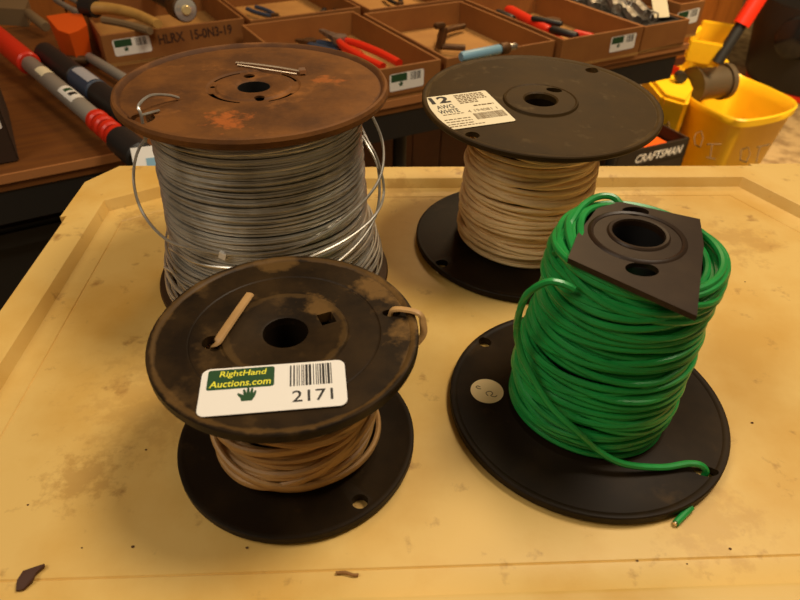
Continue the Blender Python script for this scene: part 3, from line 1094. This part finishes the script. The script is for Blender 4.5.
rodtool('file', 'thin grey file pointing at the orange clamp, top left', 'tool', at(55, 0, ZT + .02), at(80, 14, ZT + .02), [('shaft', 0, .7, .006, M_grey), ('grip', .7, 1, .007, M_grey)])
rodtool('punch', 'thin grey punch with a red end above the orange clamp', 'tool', at(70, -2, ZT + .02), at(90, 8, ZT + .02), [('shaft', 0, .6, .006, M_grey), ('grip', .6, 1, .008, M_red)])

# things piled in box B
r = thing('hammer', 'pale tan curved wooden handle resting on the marked cardboard box', 'tool', tl(.03, .42, .05), 0)
b = bmesh.new()
P0 = Vector(r.location)
pa = catmull([tuple(at(x, y, ZT + .072) - P0) for x, y in ((93, 8), (112, 9), (135, 14), (158, 24))], 6)
tube(b, pa, .014, .012, 12, radii=[1 - .35 * k / (len(pa) - 1) for k in range(len(pa))])
obj('handle', b, M_tanwood, r)
b = bmesh.new()
p = at(92, 8, ZT + .072) - P0
tube(b, [p + Vector((-.02, .01, 0)), p + Vector((.008, -.003, 0))], .017, .017, 12)
obj('head', b, M_rubber, r)
b = bmesh.new()
pa = catmull([tuple(at(x, y, ZT + .062) - P0) for x, y in ((103, 20), (125, 24), (150, 31))], 5)
r2 = obj('second_handle', (tube(b, pa, .007, None, 8), b)[1], M_greycloth, r)
rodtool('flashlight', 'dark torch with a round glass lens on the marked cardboard box', 'flashlight', at(152, -8, ZT + .060), at(186, 10, ZT + .072), [('barrel', 0, .75, .016, M_rubber), ('head', .75, .98, .024, M_oldmetal), ('lens', .97, 1.0, .021, M_lens), ('bulb', .98, 1.02, .009, mat('bulb_glass', (.9, .85, .6), .1, .3))])
# dark carton at the far left edge
r = thing('dark_carton', 'dark carton with a small white sticker, cut by the left edge', 'box', at(20, 163, ZT), TANG)
b = bmesh.new()
add_box(b, (-.055, .105, .047), (.11, .20, .094))
bmesh.ops.bevel(b, geom=b.edges[:], offset=.002, segments=2, affect='EDGES')
obj('carton_body', b, mat('dark_carton', (.035, .018, .010), .7), r, 30)
sticker(r, Matrix.Translation((-.022, .0045, .058)) @ Matrix.Rotation(math.radians(90), 4, 'X'), .034, .018, detail=False)
# label card by the head of the red gripped tool
r = thing('paper_tag', 'white paper tag with a light blue band beyond the lid, left of the steel wire', 'tag', at(150, 165, ZT + .022), .35)
b = bmesh.new()
add_box(b, (.006, 0, .012), (.050, .0012, .026), Matrix.Rotation(-.7, 3, 'X'))
obj('sheet', b, M_paper, r, 0)
b = bmesh.new()
add_box(b, (.014, -.0060, .0060), (.034, .0012, .012), Matrix.Rotation(-.7, 3, 'X'))
obj('blue_band', b, M_sky, r, 0)

# ------------------------------------------------------------------ right background on the floor
ZR = -.47
mb = thing('mop_bucket', 'yellow plastic mop bucket with wringer standing on the carpet', 'bucket', at(725, 100, ZR) * 1 + Vector((0, 0, ZF - ZR)))
O = Vector(mb.location)


def rel(px, py, z):
    return at(px, py, z) - O


rim = [(690, 96, ZR), (712, 109, ZR), (738, 119, ZR), (760, 118, ZR), (780, 114, ZR), (796, 107, ZR), (794, 99, ZR), (768, 86, ZR), (742, 75, ZR), (731, 66, ZR + .03), (723, 54, ZR + .07), (706, 53, ZR + .08), (690, 58, ZR + .07), (683, 66, ZR + .04), (686, 82, ZR + .01)]
# outline in plan comes from the same height, the splash guard then rises
out = catmull([tuple(rel(x, y, z)) for x, y, z in rim], 4, True)
cx = sum(p.x for p in out) / len(out)
cy = sum(p.y for p in out) / len(out)
b = bmesh.new()
rows = []


def brow(s, zf):
    row = []
    for p in out:
        row.append(b.verts.new((cx + (p.x - cx) * s, cy + (p.y - cy) * s, zf(p.z))))
    return row


zr0 = ZR - ZF
rows.append(brow(.74, lambda z: .07))
rows.append(brow(.96, lambda z: z - .03))
rows.append(brow(1.0, lambda z: z - .025))
rows.append(brow(1.01, lambda z: z - .004))
rows.append(brow(.99, lambda z: z))
rows.append(brow(.955, lambda z: z - .006))
rows.append(brow(.92, lambda z: z - .04))
rows.append(brow(.70, lambda z: .09))
n = len(out)
for a, c_ in zip(rows, rows[1:]):
    for k in range(n):
        b.faces.new((a[k], a[(k + 1) % n], c_[(k + 1) % n], c_[k]))
b.faces.new(rows[0])
b.faces.new(rows[-1])
obj('tub', b, M_yellow, mb, 50)
# wringer housing at the back left
b = bmesh.new()
pts = [tuple(rel(x, y, ZR)[:2]) for x, y in ((641, 80), (664, 74), (684, 72), (690, 98), (686, 112), (660, 104))]
prism(b, pts, .08, ZR - ZF + .03, .86)
bmesh.ops.bevel(b, geom=b.edges[:], offset=.012, segments=2, affect='EDGES')
obj('wringer_housing', b, M_yellow, mb, 40)
b = bmesh.new()
pa = rel(688, 50, ZR + .12)
ax = (rel(722, 56, ZR + .12) - pa)
side = Vector((-ax.y, ax.x, 0)).normalized()
for k, (s, hh) in enumerate(((0, .0), (.13, .03))):
    add_box(b, pa + ax * .5 + side * s + Vector((0, 0, hh)), (ax.length, .012, .07), Matrix.Rotation(math.atan2(ax.y, ax.x), 3, 'Z'))
for e in (0, 1):
    add_box(b, pa + ax * e + side * .065 + Vector((0, 0, .01)), (.012, .13, .075), Matrix.Rotation(math.atan2(ax.y, ax.x), 3, 'Z'))
bmesh.ops.bevel(b, geom=b.edges[:], offset=.004, segments=2, affect='EDGES')
obj('wringer_hopper', b, M_yellow, mb, 40)
b = bmesh.new()
a_, e_ = rel(691, 86, ZR + .01), rel(725, 81, ZR + .01)
dd = (e_ - a_)
for t0, t1, rr in ((0, .12, .060), (.12, .86, .052), (.86, 1, .060)):
    tube(b, [a_ + dd * t0, a_ + dd * t1], rr, rr, 24)
obj('wringer_roller', b, mat('grey_roller', (.075, .062, .05), .4), mb)
b = bmesh.new()
p = rel(679, 75, ZR + .05)
tube(b, [p, p + Vector((.0, -.03, 0))], .017, .017, 16)
obj('pivot_cap', b, M_rubber, mb)
b = bmesh.new()
p = rel(671, 70, ZR + .04)
add_box(b, p, (.045, .03, .02), Matrix.Rotation(.5, 3, 'Z'))
obj('red_catch', b, M_red, mb, 0)
h0 = rel(717, 63, ZR + .10)
h1 = h0 + Vector((.20, .10, .46))
b = bmesh.new()
tube(b, [h0, h0.lerp(h1, .24)], .018, .018, 12)
obj('handle_shaft', b, M_rubber, mb)
b = bmesh.new()
tube(b, [h0.lerp(h1, .24), h1], .026, .026, 14)
obj('handle_grip', b, M_red, mb)
# hazard triangle and marker writing on the tub
wall_px = [((646, 92), (661, 80), (665, 105)), ]
b = bmesh.new()
W = [(650, 97), (661, 82), (665, 108)]
pz = [rel(x, y, ZR - .06) for x, y in W]
hp0 = Vector((pts[5][0], pts[5][1], 0))
hp1 = Vector((pts[4][0], pts[4][1], 0))
hd = (hp1 - hp0).normalized()
hn = Vector((hd.y, -hd.x, 0))
if hn.y > 0:
    hn = -hn
mid = (hp0 + hp1) / 2 + hn * .002
tri = [mid + hd * .05 + Vector((0, 0, .245)), mid - hd * .05 + Vector((0, 0, .245)), mid + Vector((0, 0, .335))]
tube(b, [tri[0], tri[1], tri[2]], .003, .003, 6, True)
tube(b, [mid + Vector((0, 0, .262)), mid + Vector((0, 0, .300))], .006, .006, 8)
obj('hazard_triangle', b, M_inkbrown, mb)


def tub_point(px, py):
    """where the line of sight meets the tub's front wall"""
    best = None
    for k in range(60):
        z = ZR - .03 - .28 * k / 60
        p = rel(px, py, z)
        s = .96 + (.74 - .96) * ((ZR - .03 - z) / (zr0 - .03 - .07))
        # signed test: inside the shrunk outline?
        poly = [(cx + (q.x - cx) * s, cy + (q.y - cy) * s) for q in out]
        ins = False
        j = len(poly) - 1
        for i in range(len(poly)):
            xi, yi = poly[i]
            xj, yj = poly[j]
            if (yi > p.y) != (yj > p.y) and p.x < (xj - xi) * (p.y - yi) / (yj - yi) + xi:
                ins = not ins
            j = i
        if not ins:
            best = p
            break
    return best


for strokes in ([(696, 133), (701, 131), (703, 138), (700, 147), (695, 145), (694, 138), (696, 133)], [(707, 144), (721, 144)], [(712, 144), (710, 158)], [(706, 157), (715, 159)], [(741, 150), (748, 147), (750, 154), (746, 162), (740, 160), (741, 150)], [(757, 147), (770, 144)], [(760, 147), (756, 162)]):
    ps_ = [tub_point(x, y) for x, y in strokes]
    if all(ps_):
        b = bmesh.new()
        tube(b, [q + Vector((0, -.001, 0)) for q in ps_], .002, .002, 5)
        obj('marker_stroke', b, M_inkbrown, mb)
for k, (x, y) in enumerate(((.16, -.10), (.05, -.16), (-.12, .10), (.06, .14))):
    b = bmesh.new()
    tube(b, [Vector((x * .7 - .012, y * .7, .036)), Vector((x * .7 + .012, y * .7, .036))], .034, .034, 16, up=Vector((0, 1, 0)))
    rod(b, (x * .7, y * .7, .036), (x * .7, y * .7, .085), .008)
    obj('caster', b, M_rubber, mb)

# black carton with white lettering, in front of the bucket
cz = -.50
c1, c2 = at(633, 151, cz), at(690, 138, cz)
dirn = (c2 - c1)
ang = math.atan2(dirn.y, dirn.x)
wd = dirn.length * 1.25
r = thing('tool_carton', 'black carton with white CRAFTSMAN lettering in front of the mop bucket', 'box', (c2.x, c2.y, ZF), ang)
hz = cz - ZF
b = bmesh.new()
for c_, s_ in (((-wd / 2, .003, hz / 2), (wd, .006, hz)), ((-wd / 2, .237, hz / 2), (wd, .006, hz)), ((-.003, .12, hz / 2), (.006, .24, hz)), ((-wd + .003, .12, hz / 2), (.006, .24, hz)), ((-wd / 2, .12, hz - .055), (wd, .24, .006))):
    add_box(b, c_, s_)
obj('carton_shell', b, mat('black_carton', (.018, .013, .010), .6), r, 0)
b = bmesh.new()
add_box(b, (-.06, .12, hz - .045), (.09, .14, .016))
obj('orange_insert', b, M_orange, r, 0)
b = text_bm('CRAFTSMAN', wd * .66, .026, .25, .02)
put(b, Matrix.Translation((-wd * .40, -.001, hz - .030)) @ Matrix.Rotation(math.radians(90), 4, 'X'))
obj('lettering', b, M_paper, r, 0)

# black shop vacuum behind the bucket
q = at(806, 100, ZF)
r = thing('shop_vacuum', 'large black drum vacuum standing on the carpet behind the mop bucket', 'vacuum', (q.x + .12, q.y + .20, ZF))
b = bmesh.new()
lathe(b, [(0, .03), (.31, .03), (.33, .06), (.36, .28), (.36, .34), (.34, .40), (.24, .44), (0, .45)], 48)
obj('drum', b, M_rubber, r, 40)
b = bmesh.new()
lathe(b, [(.26, .004), (.312, .004), (.312, .029), (.26, .029)], 48, closed=True)
obj('red_base', b, M_red, r)
dv = Vector((-.80, -.60, 0)).normalized()
b = bmesh.new()
lathe(b, [(0, 0), (.085, 0), (.095, .02), (.085, .05), (.05, .07), (0, .075)], 32, M=Matrix.Translation(dv * .345 + Vector((0, 0, .29))) @ dv.to_track_quat('Z', 'Y').to_matrix().to_4x4())
obj('hose_port', b, M_shiny, r)
